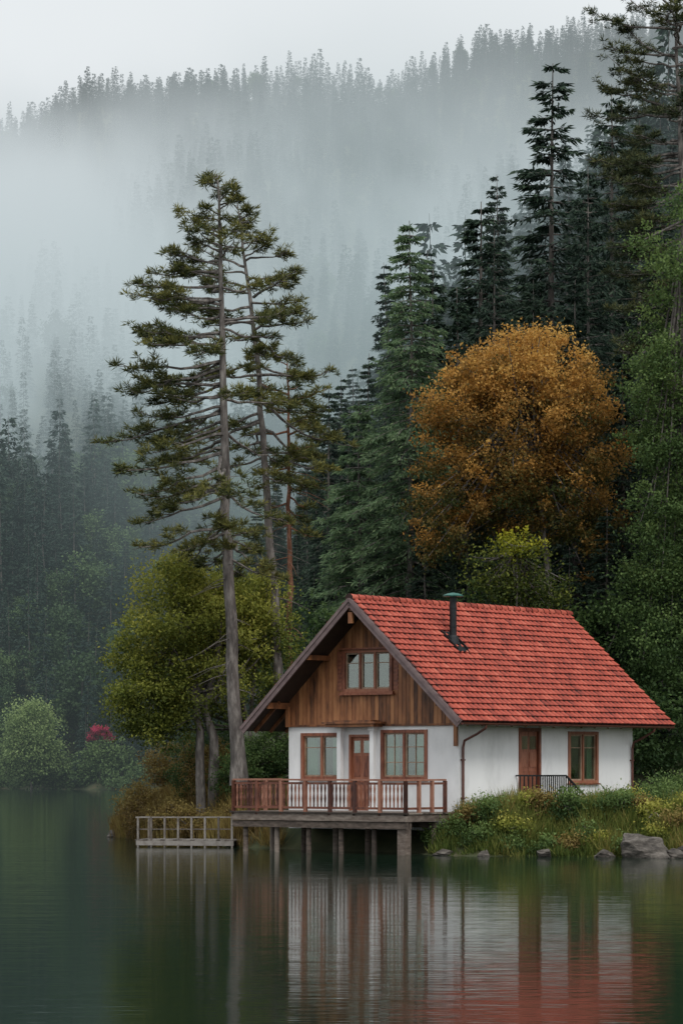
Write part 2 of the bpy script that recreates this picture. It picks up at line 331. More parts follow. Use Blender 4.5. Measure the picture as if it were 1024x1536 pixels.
broad('shore_maple_tree',[(X(270,y),y,Z(925,y),1.9,2.0,2.2),(X(212,y),y,Z(1030,y),1.35,1.5,1.8),(X(330,y),y+1,Z(920,y),1.9,2.0,2.1),(X(390,y),y+2,Z(950,y),1.3,1.6,2.5),(X(300,y),y,Z(1030,y),1.9,1.6,1.3),(X(230,y),y,Z(1090,y),1.4,1.2,.8),(X(262,y),y,Z(855,y),.8,.9,.8)],560,130,.12,[M['bark'],M['olive']],
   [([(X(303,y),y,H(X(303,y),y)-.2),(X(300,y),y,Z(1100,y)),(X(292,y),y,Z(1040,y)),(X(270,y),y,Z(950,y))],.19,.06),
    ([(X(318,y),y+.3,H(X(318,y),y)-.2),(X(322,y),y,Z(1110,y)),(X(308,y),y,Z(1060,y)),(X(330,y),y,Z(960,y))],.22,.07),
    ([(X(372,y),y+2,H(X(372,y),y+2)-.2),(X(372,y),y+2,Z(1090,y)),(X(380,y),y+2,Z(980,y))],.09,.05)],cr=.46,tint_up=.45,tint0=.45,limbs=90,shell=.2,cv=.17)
y=15.
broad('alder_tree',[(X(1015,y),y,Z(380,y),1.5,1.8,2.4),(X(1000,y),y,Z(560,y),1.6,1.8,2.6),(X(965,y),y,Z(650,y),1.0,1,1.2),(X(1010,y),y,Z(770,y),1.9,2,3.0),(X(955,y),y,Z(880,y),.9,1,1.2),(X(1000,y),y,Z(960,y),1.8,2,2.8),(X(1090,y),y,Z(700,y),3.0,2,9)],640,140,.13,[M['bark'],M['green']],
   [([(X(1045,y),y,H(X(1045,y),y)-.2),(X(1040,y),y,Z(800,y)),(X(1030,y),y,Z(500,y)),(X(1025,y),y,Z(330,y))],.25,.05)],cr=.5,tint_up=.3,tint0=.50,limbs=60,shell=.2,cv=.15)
y=14.
broad('understory_shrub',[(X(900,y),y+3,Z(1000,y),2.8,1.2,3.0),(X(990,y),y,Z(1100,y),2.2,1.5,1.6),(X(760,y),y+4,Z(950,y),3,1.,2.5),(X(500,y),y+4,Z(1000,y),3,1.4,2.6)],330,75,.17,[M['bark'],M['green']],[([(X(900,y),y+3,2),(X(900,y),y+3,6)],.1,.05)],cr=.6,tint0=.2,tint_up=.2,limbs=10)

# ------------------------------------------------------------------ distant forest (instanced)
col=bpy.data.collections.new('forest_sources')
for k,(R,nl,nb,sp,s,pw) in enumerate([(.15,36,7,11,.042,.85),(.13,36,7,11,.042,.8),(.18,34,7,12,.045,.7),(.15,34,6,8,.046,1.0)]):
    g=Geo();spruce_geo(g,1,R,nl,nb,sp,s,droop=.4,pw=pw,trunk_r=.009);o=g.obj('a%d_conifer'%k,[M['bark'],M['farspruce']],link=False);col.objects.link(o)
for k in range(2):
    g=Geo();n=70;C=rdir(n)*np.array((.24,.24,.36))*rng.uniform(.5,1,n)[:,None]+np.array((0,0,.58))
    R=np.repeat(np.arange(n),34);c=C[R]+rng.normal(size=(len(R),3))*.038
    cards(g,c,rdir(len(R)),.035,.026,1,np.clip(.35+rng.normal(size=n)[R]*.15+rng.normal(size=len(R))*.12+.5*(c[:,2]-.55),0,1),rdir(len(R))+np.array((0,0,.8)))
    tube(g,[(0,0,0),(0,0,.4),(0,0,.75)],[.012,.009,.002],6,0);o=g.obj('b%d_broadleaf'%k,[M['bark'],M['farleaf']],link=False);col.objects.link(o)
for k in (0,2):
    o=bpy.data.objects.new('c%d_spruce'%k,SP[k][0]);col.objects.link(o)
pts=[]
def scatter(y0,y1,sp,hw):
    y=y0
    while y<y1:
        w=hw(y);xs=np.arange(-w,w,sp)
        for x in xs: pts.append((x+rng.uniform(-.45,.45)*sp,y+rng.uniform(-.45,.45)*sp))
        y+=sp*.9
scatter(38,250,4.6,lambda y:(y+90)*.14+16)
scatter(250,420,4.6,lambda y:(y+90)*.15+25)
scatter(420,1090,6.4,lambda y:(y+90)*.15+30)
P=np.array(pts);d=sdist(P[:,0],P[:,1]);ok=(d>1.2)&~((P[:,1]<60)&(P[:,0]<PX(440,P[:,1])))&~((P[:,1]<120)&(P[:,0]<-3))
P=P[ok];d=d[ok];Z_=height(P[:,0],P[:,1])-.4;n=len(P)
kind=rng.choice([0,1,2],n);far=P[:,1]>420;kind[far]=np.where(rng.random(far.sum())<.45,3,rng.choice([0,2],far.sum()))
pat=np.sin(P[:,0]/13+2)*np.sin(P[:,1]/23)
br=rng.random(n)<np.where((P[:,1]>250)&(P[:,1]<430),.35+.4*pat,np.where(P[:,1]>430,.03,.05));kind[br]=rng.choice([4,5],br.sum())
s=rng.uniform(9,17.5,n)*np.where(far,.85,1)*np.where(rng.random(n)<.12,1.3,1);s=np.where(br,s*.72,s)
s=np.where((d<12)&(P[:,1]>200),s*.8,s)
near=(P[:,1]<150)&~br;kk=rng.random(n)<.5
kind[near]=np.where(kk[near],6,7);s[near]=s[near]/np.where(kk[near],24,20)
me=bpy.data.meshes.new('distant_forest');me.vertices.add(n);me.vertices.foreach_set('co',np.column_stack([P,Z_]).ravel())
a=me.attributes.new('kind','INT','POINT');a.data.foreach_set('value',kind.astype(np.int32))
a=me.attributes.new('scl','FLOAT','POINT');a.data.foreach_set('value',s)
a=me.attributes.new('rot','FLOAT_VECTOR','POINT');a.data.foreach_set('vector',np.column_stack([rng.normal(size=(n,2))*.03,rng.uniform(0,6.28,n)]).ravel())
fo=bpy.data.objects.new('distant_forest',me);sc.collection.objects.link(fo)
ng=bpy.data.node_groups.new('forest','GeometryNodeTree')
ng.interface.new_socket('Geometry',in_out='INPUT',socket_type='NodeSocketGeometry');ng.interface.new_socket('Geometry',in_out='OUTPUT',socket_type='NodeSocketGeometry')
gi=ng.nodes.new('NodeGroupInput');go=ng.nodes.new('NodeGroupOutput');ci=ng.nodes.new('GeometryNodeCollectionInfo');ip=ng.nodes.new('GeometryNodeInstanceOnPoints')
ci.inputs['Collection'].default_value=col;ci.inputs['Separate Children'].default_value=True;ci.inputs['Reset Children'].default_value=True
def na(nm,dt):
    q=ng.nodes.new('GeometryNodeInputNamedAttribute');q.data_type=dt;q.inputs['Name'].default_value=nm
    return [s_ for s_ in q.outputs if s_.enabled and s_.name=='Attribute'][0]
L=ng.links.new
L(gi.outputs[0],ip.inputs['Points']);L(ci.outputs[0],ip.inputs['Instance']);ip.inputs['Pick Instance'].default_value=True
L(na('kind','INT'),ip.inputs['Instance Index']);L(na('scl','FLOAT'),ip.inputs['Scale']);L(na('rot','FLOAT_VECTOR'),ip.inputs['Rotation'])
L(ip.outputs[0],go.inputs[0]);md=fo.modifiers.new('forest','NODES');md.node_group=ng
print('FOREST',n,near.sum())
# far shore plants
y=238.;k=1+y/90;zc=PZ(1105,y);x=X(48,y)
broad('willow_tree',[(x,y,zc+1.2,2.4,2.2,3.0),(x-.3,y,zc-2.6,3.6,2.5,2.8)],150,95,.34,[M['bark'],M['willow']],[([(x,y,0),(x,y,zc)],.2,.1)],cr=1.1,tint0=.6,tint_up=.5,limbs=8)
y=236.;x=X(150,y);zc=PZ(1098,y)
broad('red_maple_shrub',[(x,y,zc,1.0,1.,.5),(x+1.1,y,zc-.7,.5,.7,.35),(x-1,y,zc-.7,.4,.6,.35)],42,60,.24,[M['bark'],M['pink']],[([(x,y,0),(x,y,zc-.3)],.1,.06)],cr=.38,tint0=.5,tint_up=.5,limbs=8)
lob=[(x,y-.5,zc-2.6,2.0,1.6,2.2),(x+1.8,y-.5,zc-2.8,2.0,1.6,2.0)]
for xx in np.arange(-62,-16,2.6):
    yy=float(np.interp(xx,[-120,-40,-18],[250,247,225]))+1.8;hh_=rng.uniform(1.6,4.2);lob.append((xx,yy,hh_*.45,2.2,1.6,hh_*.6))
broad('lakeside_shrub',lob,460,60,.32,[M['bark'],M['farleaf']],[([(-40,249,0),(-40,249,2)],.1,.06)],cr=.8,tint0=.6,tint_up=.5,limbs=2,shell=.1)

# ------------------------------------------------------------------ house
hs=bpy.data.objects.new('lake_house',None);sc.collection.objects.link(hs)
W,Ln=6.84,10.09;hs.location=(-1.72,4.21,0);hs.rotation_euler=(0,0,math.radians(-38))
cx=W/2;RZ=8.03;SL=.913;OF,OB,EV,EL=1.15,1.08,.84,1.0
def roofz(x): return RZ-SL*abs(x-cx)
def wall(g,a0,a1,z0,z1,ops,fn):
    A=sorted({a0,a1,*[o[0] for o in ops],*[o[1] for o in ops]});B=sorted({z0,z1,*[o[2] for o in ops],*[o[3] for o in ops]})
    for i in range(len(A)-1):
        for j in range(len(B)-1):
            ca=(A[i]+A[i+1])/2;cb=(B[j]+B[j+1])/2
            if any(o[0]<ca<o[1] and o[2]<cb<o[3] for o in ops): continue
            fn(g,A[i],A[i+1],B[j],B[j+1])
WL=(.60,2.16,2.36,3.74);WR=(3.86,5.55,2.36,3.82);DR=(2.52,3.46,1.30,3.74);WU=(2.36,4.22,5.17,6.40)
SD=(3.34,4.44,1.62,3.89);SW=(6.2,7.85,2.22,3.81)
g=Geo();front=lambda g,a,b,c,d:box(g,a,b,0,.25,c,d,0,.5)
wall(g,0,W,.7,4.05,[WL,WR,DR],front)
side=lambda g,a,b,c,d:box(g,W-.25,W,a,b,c,d,0,.5)
wall(g,.25,Ln,.7,4.78,[SD,SW],side)
box(g,0,.25,.25,Ln,.7,4.78,0,.5);box(g,.25,W-.25,Ln-.25,Ln,.7,4.78,0,.5)
g.obj('walls',M['white'],hs)
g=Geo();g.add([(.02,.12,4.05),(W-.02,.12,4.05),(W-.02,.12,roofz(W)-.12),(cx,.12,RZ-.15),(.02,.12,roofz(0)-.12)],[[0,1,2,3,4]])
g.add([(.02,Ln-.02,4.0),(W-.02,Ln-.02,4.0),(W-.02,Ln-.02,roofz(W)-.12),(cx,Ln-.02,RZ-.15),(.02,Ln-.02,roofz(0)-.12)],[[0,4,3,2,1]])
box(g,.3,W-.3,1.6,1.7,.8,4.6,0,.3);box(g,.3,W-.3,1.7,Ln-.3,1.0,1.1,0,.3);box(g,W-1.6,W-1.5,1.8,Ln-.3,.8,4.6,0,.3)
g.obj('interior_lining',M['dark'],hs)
g=Geo();pw=.155;x=0.
while x<W-.01:
    x1=min(x+pw,W);gp=.006;zt0=roofz(x)-.13;zt1=roofz(x1)-.13;t=random.random();dy=-.045-random.random()*.008
    segs=[(4.05,None)]
    if x1>WU[0] and x<WU[1]: segs=[(4.05,WU[2]-.03),(WU[3]+.03,None)]
    for (a,b) in segs:
        b0=zt0 if b is None else b;b1=zt1 if b is None else b
        if x<cx<x1 and b is None: b0=b1=min(zt0,zt1)
        if min(b0,b1)<a: continue
        g.add([(x+gp,dy,a),(x1-gp,dy,a),(x1-gp,.1,a),(x+gp,.1,a),(x+gp,dy,b0),(x1-gp,dy,b1),(x1-gp,.1,b1),(x+gp,.1,b0)],BF,0,t)
    x=x1
g.obj('gable_planks',M['wood'],hs)
M['sash']=surf('sash_paint',[(.22,.12,.07),(.40,.30,.22)],scale=5,rough=.5,bump=.1,tint=.2)
def window(name,op,axis,panes,fr=.09,curt=.45,muntin=1,off=0.):
    g=Geo();a0,a1,z0,z1=op
    def B(a,b,d0,d1,c,d,mi=0,t=None):
        if axis=='f': box(g,a,b,-d1-off,-d0-off,c,d,mi,t)
        else: box(g,W+d0,W+d1,a,b,c,d,mi,t)
    B(a0-.07,a0+.04,-.12,.045,z0-.06,z1+.06);B(a1-.04,a1+.07,-.12,.045,z0-.06,z1+.06)
    B(a0+.04,a1-.04,-.12,.045,z1-.04,z1+.06);B(a0-.12,a1+.12,-.1,.085,z0-.11,z0-.06);B(a0+.04,a1-.04,-.12,.045,z0-.06,z0+.03)
    wdt=(a1-a0-.08)/panes
    for i in range(panes):
        p0=a0+.04+i*wdt;p1=p0+wdt
        if i: B(p0-.035,p0+.035,-.1,.03,z0+.03,z1-.04)
        q0=p0+(.035 if i else 0);q1=p1-(.035 if i<panes-1 else 0)
        for (u,v) in((q0,q0+.05),(q1-.05,q1)): B(u,v,-.1,-.02,z0+.03,z1-.04,1)
        B(q0+.05,q1-.05,-.1,-.02,z0+.03,z0+.08,1);B(q0+.05,q1-.05,-.1,-.02,z1-.09,z1-.04,1)
        for k in range(muntin): 
            zz=z0+(z1-z0)*(.70 if muntin==1 else (k+1)/(muntin+1));B(q0+.05,q1-.05,-.08,-.04,zz-.014,zz+.014,1)
        if muntin>1: B((q0+q1)/2-.012,(q0+q1)/2+.012,-.08,-.041,z0+.08,z1-.09,1)
        B(q0+.05,q1-.05,-.066,-.060,z0+.08,z1-.09,2)
        cw=(q1-q0)*curt
        side_left=(i%2==0)
        cc=(q0+.04,q0+cw) if side_left else (q1-cw,q1-.04)
        B(cc[0],cc[1],-.20,-.18,z0+.05,z1-.05,3)
    if off:  # attic: shutters, header board and deep sill
        for (u,v) in((a0-.30,a0-.075),(a1+.075,a1+.30)):
            B(u,v,-.02,.0,z0-.02,z1+.02,0,.1)
            for k in range(9):
                zz=z0+.06+k*(z1-z0-.16)/8;B(u+.03,v-.03,.001,.014,zz-.035,zz+.035,0,.35)
        B(a0-.16,a1+.16,-.03,.16,z1+.062,z1+.11,0,.3);B(a0-.16,a1+.16,-.03,.14,z0-.17,z0-.112,0,.5)
    g.obj(name,[M['frame'],M['sash'],M['glass'],M['curtain']],hs)
window('ground_window',WL,'f',2,curt=.6);window('ground_window',WR,'f',2,curt=.6,muntin=2);window('attic_window',WU,'f',3,curt=.45,off=.056);window('side_window',SW,'s',2,curt=.35)
g=Geo();a0,a1,z0,z1=DR
box(g,a0,a0+.08,-.05,.15,z0,z1);box(g,a1-.08,a1,-.05,.15,z0,z1);box(g,a0+.08,a1-.08,-.05,.15,z1-.08,z1)
xm=(a0+a1)/2
for (p,q) in((a0+.085,xm-.005),(xm+.005,a1-.085)):
    box(g,p,q,.05,.09,z0,z1-.085,0,.8);box(g,p+.07,q-.07,.03,.05,z0+.15,z0+.95,0,.15);box(g,p+.07,q-.07,.03,.049,z0+1.1,z0+1.75,0,.2);box(g,p+.07,q-.07,.035,.049,z0+1.85,z1-.2,2)
g.obj('front_door',[M['frame'],M['sash'],M['glass']],hs)
g=Geo()
for xx in(2.30,3.62):
    box(g,xx-.075,xx+.075,-.30,-.15,1.30,3.98);box(g,xx-.11,xx+.11,-.33,-.12,3.86,3.98);box(g,xx-.10,xx+.10,-.32,-.13,1.30,1.45)
g.obj('porch_posts',M['white'],hs)
g=Geo();box(g,1.85,4.0,-.62,-.06,4.08,4.14,0,.3);box(g,1.95,3.9,-.55,-.06,3.98,4.08,0,.5);box(g,2.2,3.75,-.5,-.06,4.14,4.19,0,.2);g.obj('porch_canopy',M['wood'],hs)
g=Geo();a0,a1,z0,z1=SD
box(g,W-.15,W+.045,a0-.07,a0+.05,z0,z1+.07);box(g,W-.15,W+.045,a1-.05,a1+.07,z0,z1+.07);box(g,W-.15,W+.045,a0+.05,a1-.05,z1-.04,z1+.07)
m_=(a0+a1)/2
for(p,q)in((a0+.055,m_-.006),(m_+.006,a1-.055)):
    box(g,W-.10,W-.05,p,q,z0,z1-.045,0,.45);box(g,W-.05,W-.03,p+.06,q-.06,z0+.12,z0+.95,0,.2);box(g,W-.05,W-.03,p+.06,q-.06,z0+1.08,z0+1.55,0,.7);box(g,W-.05,W-.035,p+.06,q-.06,z0+1.65,z1-.2,2)
g.obj('side_door',[M['frame'],M['sash'],M['glass']],hs)
g=Geo()
for sgn,ev in((1,EV),(-1,EL)):
    xe=cx+sgn*(cx+ev);y0=-OF;y1=Ln+OB;th=.13
    ze=roofz(xe)
    V=[(cx,y0,RZ),(xe,y0,ze),(xe,y1,ze),(cx,y1,RZ)];V+=[(a,b,c-th) for a,b,c in V]
    F=[[0,1,2,3],[7,6,5,4],[0,4,5,1],[1,5,6,2],[2,6,7,3],[3,7,4,0]]
    g.add(V,F if sgn>0 else [f[::-1] for f in F],0,.5)
g.obj('roof_deck',M['dark'],hs)
g=Geo();rows=21;tw=.27;seg=8;ys=np.arange(-OF-.02,Ln+OB+.02,tw/seg);ncol=len(ys)
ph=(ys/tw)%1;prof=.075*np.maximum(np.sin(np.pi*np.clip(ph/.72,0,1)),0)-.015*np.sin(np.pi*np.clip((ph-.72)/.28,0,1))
valley_shade=np.where(ph>.72,1.,0)+.5*np.where(ph<.1,1.,0)  # occlusion shade baked into the tint along the tile valleys
for sgn,ev in((1,EV),(-1,EL)):
    hl=(cx+ev)+.05;sl=math.hypot(1,SL);nrm=np.array((sgn*SL,0,1))/sl;dn=np.array((sgn,0,-SL))/sl;Lr=hl*sl
    for r in range(rows):
        a=r/rows*Lr;b=(r+1)/rows*Lr
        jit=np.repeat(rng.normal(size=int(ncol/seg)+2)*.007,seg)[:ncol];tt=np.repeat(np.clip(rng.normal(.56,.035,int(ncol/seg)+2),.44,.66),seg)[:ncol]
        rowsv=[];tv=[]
        for (sd_,hh_,bul,lap_shade) in((a-.02,.005,0,.34),(a+.09,.025,0,.02),(b,.072,1,-.02),(b-.005,.004,1,.5)):  # last value paints shade into the tint where rows overlap
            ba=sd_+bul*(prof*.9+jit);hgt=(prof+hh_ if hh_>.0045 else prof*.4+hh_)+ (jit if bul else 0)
            rowsv.append(np.array((cx,0,RZ))+dn*ba[:,None]+nrm*hgt[:,None]+np.column_stack([ys*0,ys,ys*0]));tv.append(np.clip(tt-lap_shade-valley_shade*.26,0,1))
        V=np.concatenate(rowsv);i=np.arange(3)[:,None]*ncol;j=np.arange(ncol-1)[None]
        F=np.stack([i+j,i+ncol+j,i+ncol+j+1,i+j+1],-1).reshape(-1,4)
        if sgn<0:F=F[:,::-1]
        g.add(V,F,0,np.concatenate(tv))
yy=-OF-.05
while yy<Ln+OB:
    an=np.linspace(-.25,math.pi+.25,9);r0,r1=.135,.11
    V=[];
    for (y_,r_) in((yy,r0),(yy+.40,r1)): V+= [(cx+math.cos(q)*r_*1.15,y_,RZ+.03+math.sin(q)*r_) for q in an]
    F=[[i,i+1,i+10,i+9] for i in range(8)]
    g.add(V,F,0,random.uniform(.45,.65));g.add([V[i] for i in range(9)],[list(range(9))],0,.1);yy+=.36
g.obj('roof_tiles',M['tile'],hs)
g=Geo()
for yb in(-OF-.03,Ln+OB+.03):
    for sgn,ev in((1,EV),(-1,EL)):
        xe=cx+sgn*(cx+ev+.02)
        for (w_,dz,off) in((.05,.26,-.10),(.07,.10,-.02)):
            beam(g,(cx+sgn*.0,yb-(.02 if dz<.2 else 0),RZ+off),(xe,yb-(.02 if dz<.2 else 0),roofz(xe)+off),w_,dz,0,.5+.2*(dz<.2))
g.obj('barge_boards',M['barge'],hs)
g=Geo()
for xx in(.02,W-.02,cx): beam(g,(xx,-OF+.02,roofz(xx)-.24-(.05 if xx==cx else 0)),(xx,.1,roofz(xx)-.24-(.05 if xx==cx else 0)),.14,.2,0,.4)
for xx in (1.7,W-1.7): beam(g,(xx,-OF+.02,roofz(xx)-.25),(xx,.0,roofz(xx)-.25),.11,.16,0,.4)
for xx in(.06,W-.06):
    beam(g,(xx,-.12,4.0),(xx,-.12,roofz(xx)-.3),.12,.12,0,.6)
beam(g,(W-.06,-.1,3.35),(W-.06,-.1,4.3),.12,.08,0,.6);box(g,cx-.08,cx+.08,-OF+.0,-OF+.10,7.25,7.6,0,.9)
yy=-.6
while yy<Ln+OB:
    for sgn,ev in((1,EV),(-1,EL)):
        xa=cx+sgn*(cx-.1);xb=cx+sgn*(cx+ev-.06);beam(g,(xa,yy,roofz(xa)-.19),(xb,yy,roofz(xb)-.19),.07,.11,0,.3)
    yy+=.8
box(g,-.01,W+.01,-.075,-.02,4.0,4.07,0,.2)
g.obj('roof_timbers',M['wood'],hs)
g=Geo();xe=W+EV+.11;ze=roofz(W+EV)-.07
an=np.linspace(math.pi,2*math.pi,7)
for r_ in(.075,.065):
    V=[(xe+math.cos(q)*r_,y_,ze+math.sin(q)*r_) for y_ in(-OF,Ln+OB) for q in an];g.add(V,[[i,i+1,i+8,i+7] for i in range(6)],0,.5)
for (yy,zb) in((.12,1.25),(Ln-.12,1.25)):
    tube(g,[(xe,yy,ze-.05),(xe-.02,yy,ze-.16),(xe-.35,yy,ze-.34),(W+.12,yy,ze-.55),(W+.07,yy,ze-.75),(W+.07,yy,2.2),(W+.07,yy,zb)],.042,8,0)
    for zz in(1.7,2.9): box(g,W,W+.12,yy-.055,yy+.055,zz,zz+.04)
g.obj('gutters',M['gutter'],hs,smooth=False)
g=Geo();xc=cx+1.5;yc=2.34;zc=roofz(xc)
tube(g,[(xc,yc,zc-.2),(xc,yc,zc+.3),(xc,yc,8.22)],.115,16,0)
for zz in(zc+.55,zc+1.15): tube(g,[(xc,yc,zz),(xc,yc,zz+.05)],.128,16,0)
tube(g,[(xc,yc,zc+.0),(xc,yc,zc+.22),(xc,yc,zc+.30)],[.22,.17,.12],16,0)
beam(g,(xc-.30,yc,roofz(xc-.30)+.13),(xc+.42,yc,roofz(xc+.42)+.13),.62,.05,0,.5)
beam(g,(xc-.28,yc-.28,roofz(xc-.28)+.17),(xc+.38,yc-.28,roofz(xc+.38)+.17),.05,.10,0,.5);beam(g,(xc-.28,yc+.28,roofz(xc-.28)+.17),(xc+.38,yc+.28,roofz(xc+.38)+.17),.05,.10,0,.5)
tube(g,[(xc,yc,8.20),(xc,yc,8.24),(xc,yc,8.30),(xc,yc,8.33)],[.33,.34,.19,.02],16,1)
tube(g,[(xc,yc,8.185),(xc,yc,8.20)],[.1,.33],16,1)
g.obj('chimney_pipe',[M['metal'],M['green_metal']],hs)
g=Geo();ya=3.1;yb=4.55;xo=W+.02;zl=1.60
for i in range(8): box(g,xo+i*.125,xo+i*.125+.115,ya,yb,zl-.06,zl)
box(g,xo+.1,xo+.18,ya+.02,ya+.1,.9,zl-.06);box(g,xo+.86,xo+.94,ya+.02,ya+.1,.9,zl-.06);box(g,xo+.86,xo+.94,yb-.1,yb-.02,.9,zl-.06)
for i in range(3): box(g,xo+.05,xo+.95,yb+.02+i*.27,yb+.27+i*.27,zl-.17-(i)*.15,zl-.12-i*.15)
g.obj('side_landing',M['deck'],hs)
g=Geo();xr=xo+.95;rt=2.42
beam(g,(xr,ya,rt),(xr,yb,rt),.05,.05);beam(g,(xr,yb,rt),(xr,yb+1.35,rt-.80),.05,.05);beam(g,(xr,ya,1.7),(xr,yb,1.7),.04,.04);beam(g,(xr,yb,1.62),(xr,yb+1.35,.95),.04,.04)
beam(g,(xr,ya,rt),(xo,ya,rt),.05,.05)
for i in range(13):
    q=ya+(yb-ya)*i/12;box(g,xr-.015,xr+.015,q-.017,q+.017,1.25,rt-.02)
for i in range(1,11):
    q=yb+1.35*i/10;dz=.80*i/10;box(g,xr-.015,xr+.015,q-.015,q+.015,1.55-dz*.8,rt-dz)
for i in range(1,6): q=xo+.95*i/6;box(g,q-.015,q+.015,ya-.015,ya+.015,1.6,rt-.02)
box(g,xr-.04,xr+.04,yb+1.31,yb+1.39,.8,1.75)
g.obj('stair_railing',M['metal'],hs)

# ------------------------------------------------------------------ deck
dk=bpy.data.objects.new('wooden_deck',None);sc.collection.objects.link(dk);dk.location=hs.location;dk.rotation_euler=hs.rotation_euler
D=2.82;g=Geo();yy=-D-.06;x0,x1=-.05,W+.05
while yy<-.14:
    box(g,x0-.05,x1+.04,yy,yy+.135,1.25,1.295);yy+=.145
g.obj('floor_planks',M['deck'],dk)
g=Geo()
box(g,x0,x1,-D-.02,-D+.08,1.02,1.245,0,.7);box(g,x0,x1,-D+.02,-D+.12,.80,1.0,0,.35)
box(g,x1-.1,x1-.0,-D+.08,-.12,1.02,1.245,0,.5);box(g,x0,x0+.1,-D+.08,-.12,1.02,1.245,0,.5)
for k in range(9): box(g,x0+.6+k*.72,x0+.72+k*.72,-D+.14,-.12,1.05,1.24)
for yp in(-D+.28,-1.2): box(g,x0,x1-.05,yp-.06,yp+.06,.82,1.0,0,.3)
g.obj('support_beams',M['deck'],dk)
g=Geo()
for k,xx in enumerate(np.linspace(x0+.35,x1-.15,6)):
    for yp in(-D+.27,-1.2):
        tube(g,[(xx,yp,-2),(xx,yp,.5),(xx,yp,.81)],[.09,.085,.08],9,0,t=random.random())
box(g,x1-.42,x1-.12,-D+.1,-D+.4,-1.5,.82,0,.6)
g.obj('support_posts',M['deck'],dk)
g=Geo();R0=1.295;RT=2.30
def railing(p0,p1,n,posts,pk=True):
    p0=np.array(p0);p1=np.array(p1)
    q=lambda u,z:(*(p0+(p1-p0)*u),z)
    beam(g,q(0,RT),q(1,RT),.11,.055,0,.8);beam(g,q(0,RT-.11),q(1,RT-.11),.045,.07,0,.4);beam(g,q(0,R0+.13),q(1,R0+.13),.045,.07,0,.4)
    for i in range(posts+1):
        u=i/posts;beam(g,q(u,R0-.1),q(u,RT-.03),.10,.10)
    if pk:
        for i in range(1,n):
            u=i/n
            if min(abs(u-j/posts) for j in range(posts+1))<.012: continue
            a=q(u,0);zz=[R0+.16,R0+.28,R0+.42,R0+.58,R0+.74,RT-.14];rr=[.022,.022,.038,.020,.036,.020]
            tube(g,[(a[0],a[1],z) for z in zz],rr,6,0,t=random.random()*.8,cap=False)
railing((x0+.05,-D+.03),(x1-.05,-D+.03),46,7)
railing((x0+.05,-D+.03),(x0+.05,-.4),18,3)
railing((x1-.05,-D+.03),(x1-.05,-.75),1,3,False)
g.obj('railing',M['rail'],dk,smooth=False)
# ------------------------------------------------------------------ low jetty
jt=bpy.data.objects.new('low_jetty',None);sc.collection.objects.link(jt);jt.location=(-3.5,6.6,0);jt.rotation_euler=(0,0,math.radians(180-14))
g=Geo();q=0
while q<3.35: box(g,q,q+.14,-.9,.45,.22,.26);q+=.15
box(g,0,3.4,.38,.46,.06,.215);box(g,0,3.4,-.9,-.82,.06,.215);g.obj('planks',M['grey'],jt)
g=Geo()
for i in range(8): 
    xx=.05+i*.47;beam(g,(xx,.42,-.8),(xx,.42,1.0+.03*random.random()),.06,.06)
beam(g,(-.1,.42,1.02),(3.42,.42,1.0),.05,.045,0,.8);beam(g,(0,.42,.62),(3.4,.42,.60),.035,.035,0,.3)
beam(g,(3.37,.42,1.0),(3.37,-.86,1.0),.05,.045);beam(g,(3.37,-.86,-.8),(3.37,-.86,1.02),.06,.06)
g.obj('railing',M['grey'],jt)

# ------------------------------------------------------------------ shore vegetation
def shoregrass(name,n,xr,yr,dmin,dmax,hmin,hmax,mat,lean=.35,seedt=.45,w=.028):
    g=Geo();x=rng.uniform(*xr,n*4);y=rng.uniform(*yr,n*4);d=sdist(x,y);ok=(d>dmin)&(d<dmax)
    c,s=math.cos(math.radians(38)),math.sin(math.radians(38));dx=x+1.72;dy=y-4.21;lx=dx*c-dy*s;ly=dx*s+dy*c
    ok&=~((lx>-.2)&(lx<W+.12)&(ly>-D-.1)&(ly<Ln))
    pat=np.sin(x*1.7+y)*np.sin(y*1.3-x*.6)+.6*np.sin(x*4.1)*np.sin(y*3.7);ok&=(pat+rng.normal(size=len(x))*.5>-.5)
    x,y,pat=x[ok][:n],y[ok][:n],pat[ok][:n];k=len(x);z=height(x,y)-.03
    h=rng.uniform(hmin,hmax,k)*(1+.35*pat)
    m=9;c0=np.repeat(np.column_stack([x,y,z]),m,0)+rng.normal(size=(k*m,3))*np.array((.07,.07,0));a=rng.normal(size=(k*m,3))*lean+np.array((0,0,1))
    cards(g,c0,a,np.repeat(h,m)*rng.uniform(.6,1.1,k*m),w,0,np.clip(seedt+.26*np.repeat(pat,m)+rng.normal(size=k*m)*.16,0,1))
    return g.obj(name,mat)
shoregrass('shore_grass',8500,(1.5,18),(-6,12),.0,7,.3,.75,M['grass'],seedt=.40)
shoregrass('shore_grass',5200,(-10,-2),(4,30),.0,6,.3,.9,M['rust'],seedt=.55)
shoregrass('reeds',1900,(-10,-3),(6,30),-.3,.7,.5,1.0,M['rust'],.18,seedt=.65)
shoregrass('reeds',3200,(2,16),(-6,3),-.2,1.0,.25,.6,M['grass'],.4,seedt=.45)
def shrubs(name,spots,mat,ls=.09,per=80,cr=.28,t0=.45):
    for (x,y,r,h) in spots:
        z=H(x,y)
        broad(name,[(x,y,z+h*.5,r,r,h*.55)],int(16+30*r*h),per,ls,[M['bark'],mat],[([(x,y,z-.1),(x,y,z+h*.4)],.03,.02)],cr=cr,tint0=t0,tint_up=.5,limbs=8,shell=.1)
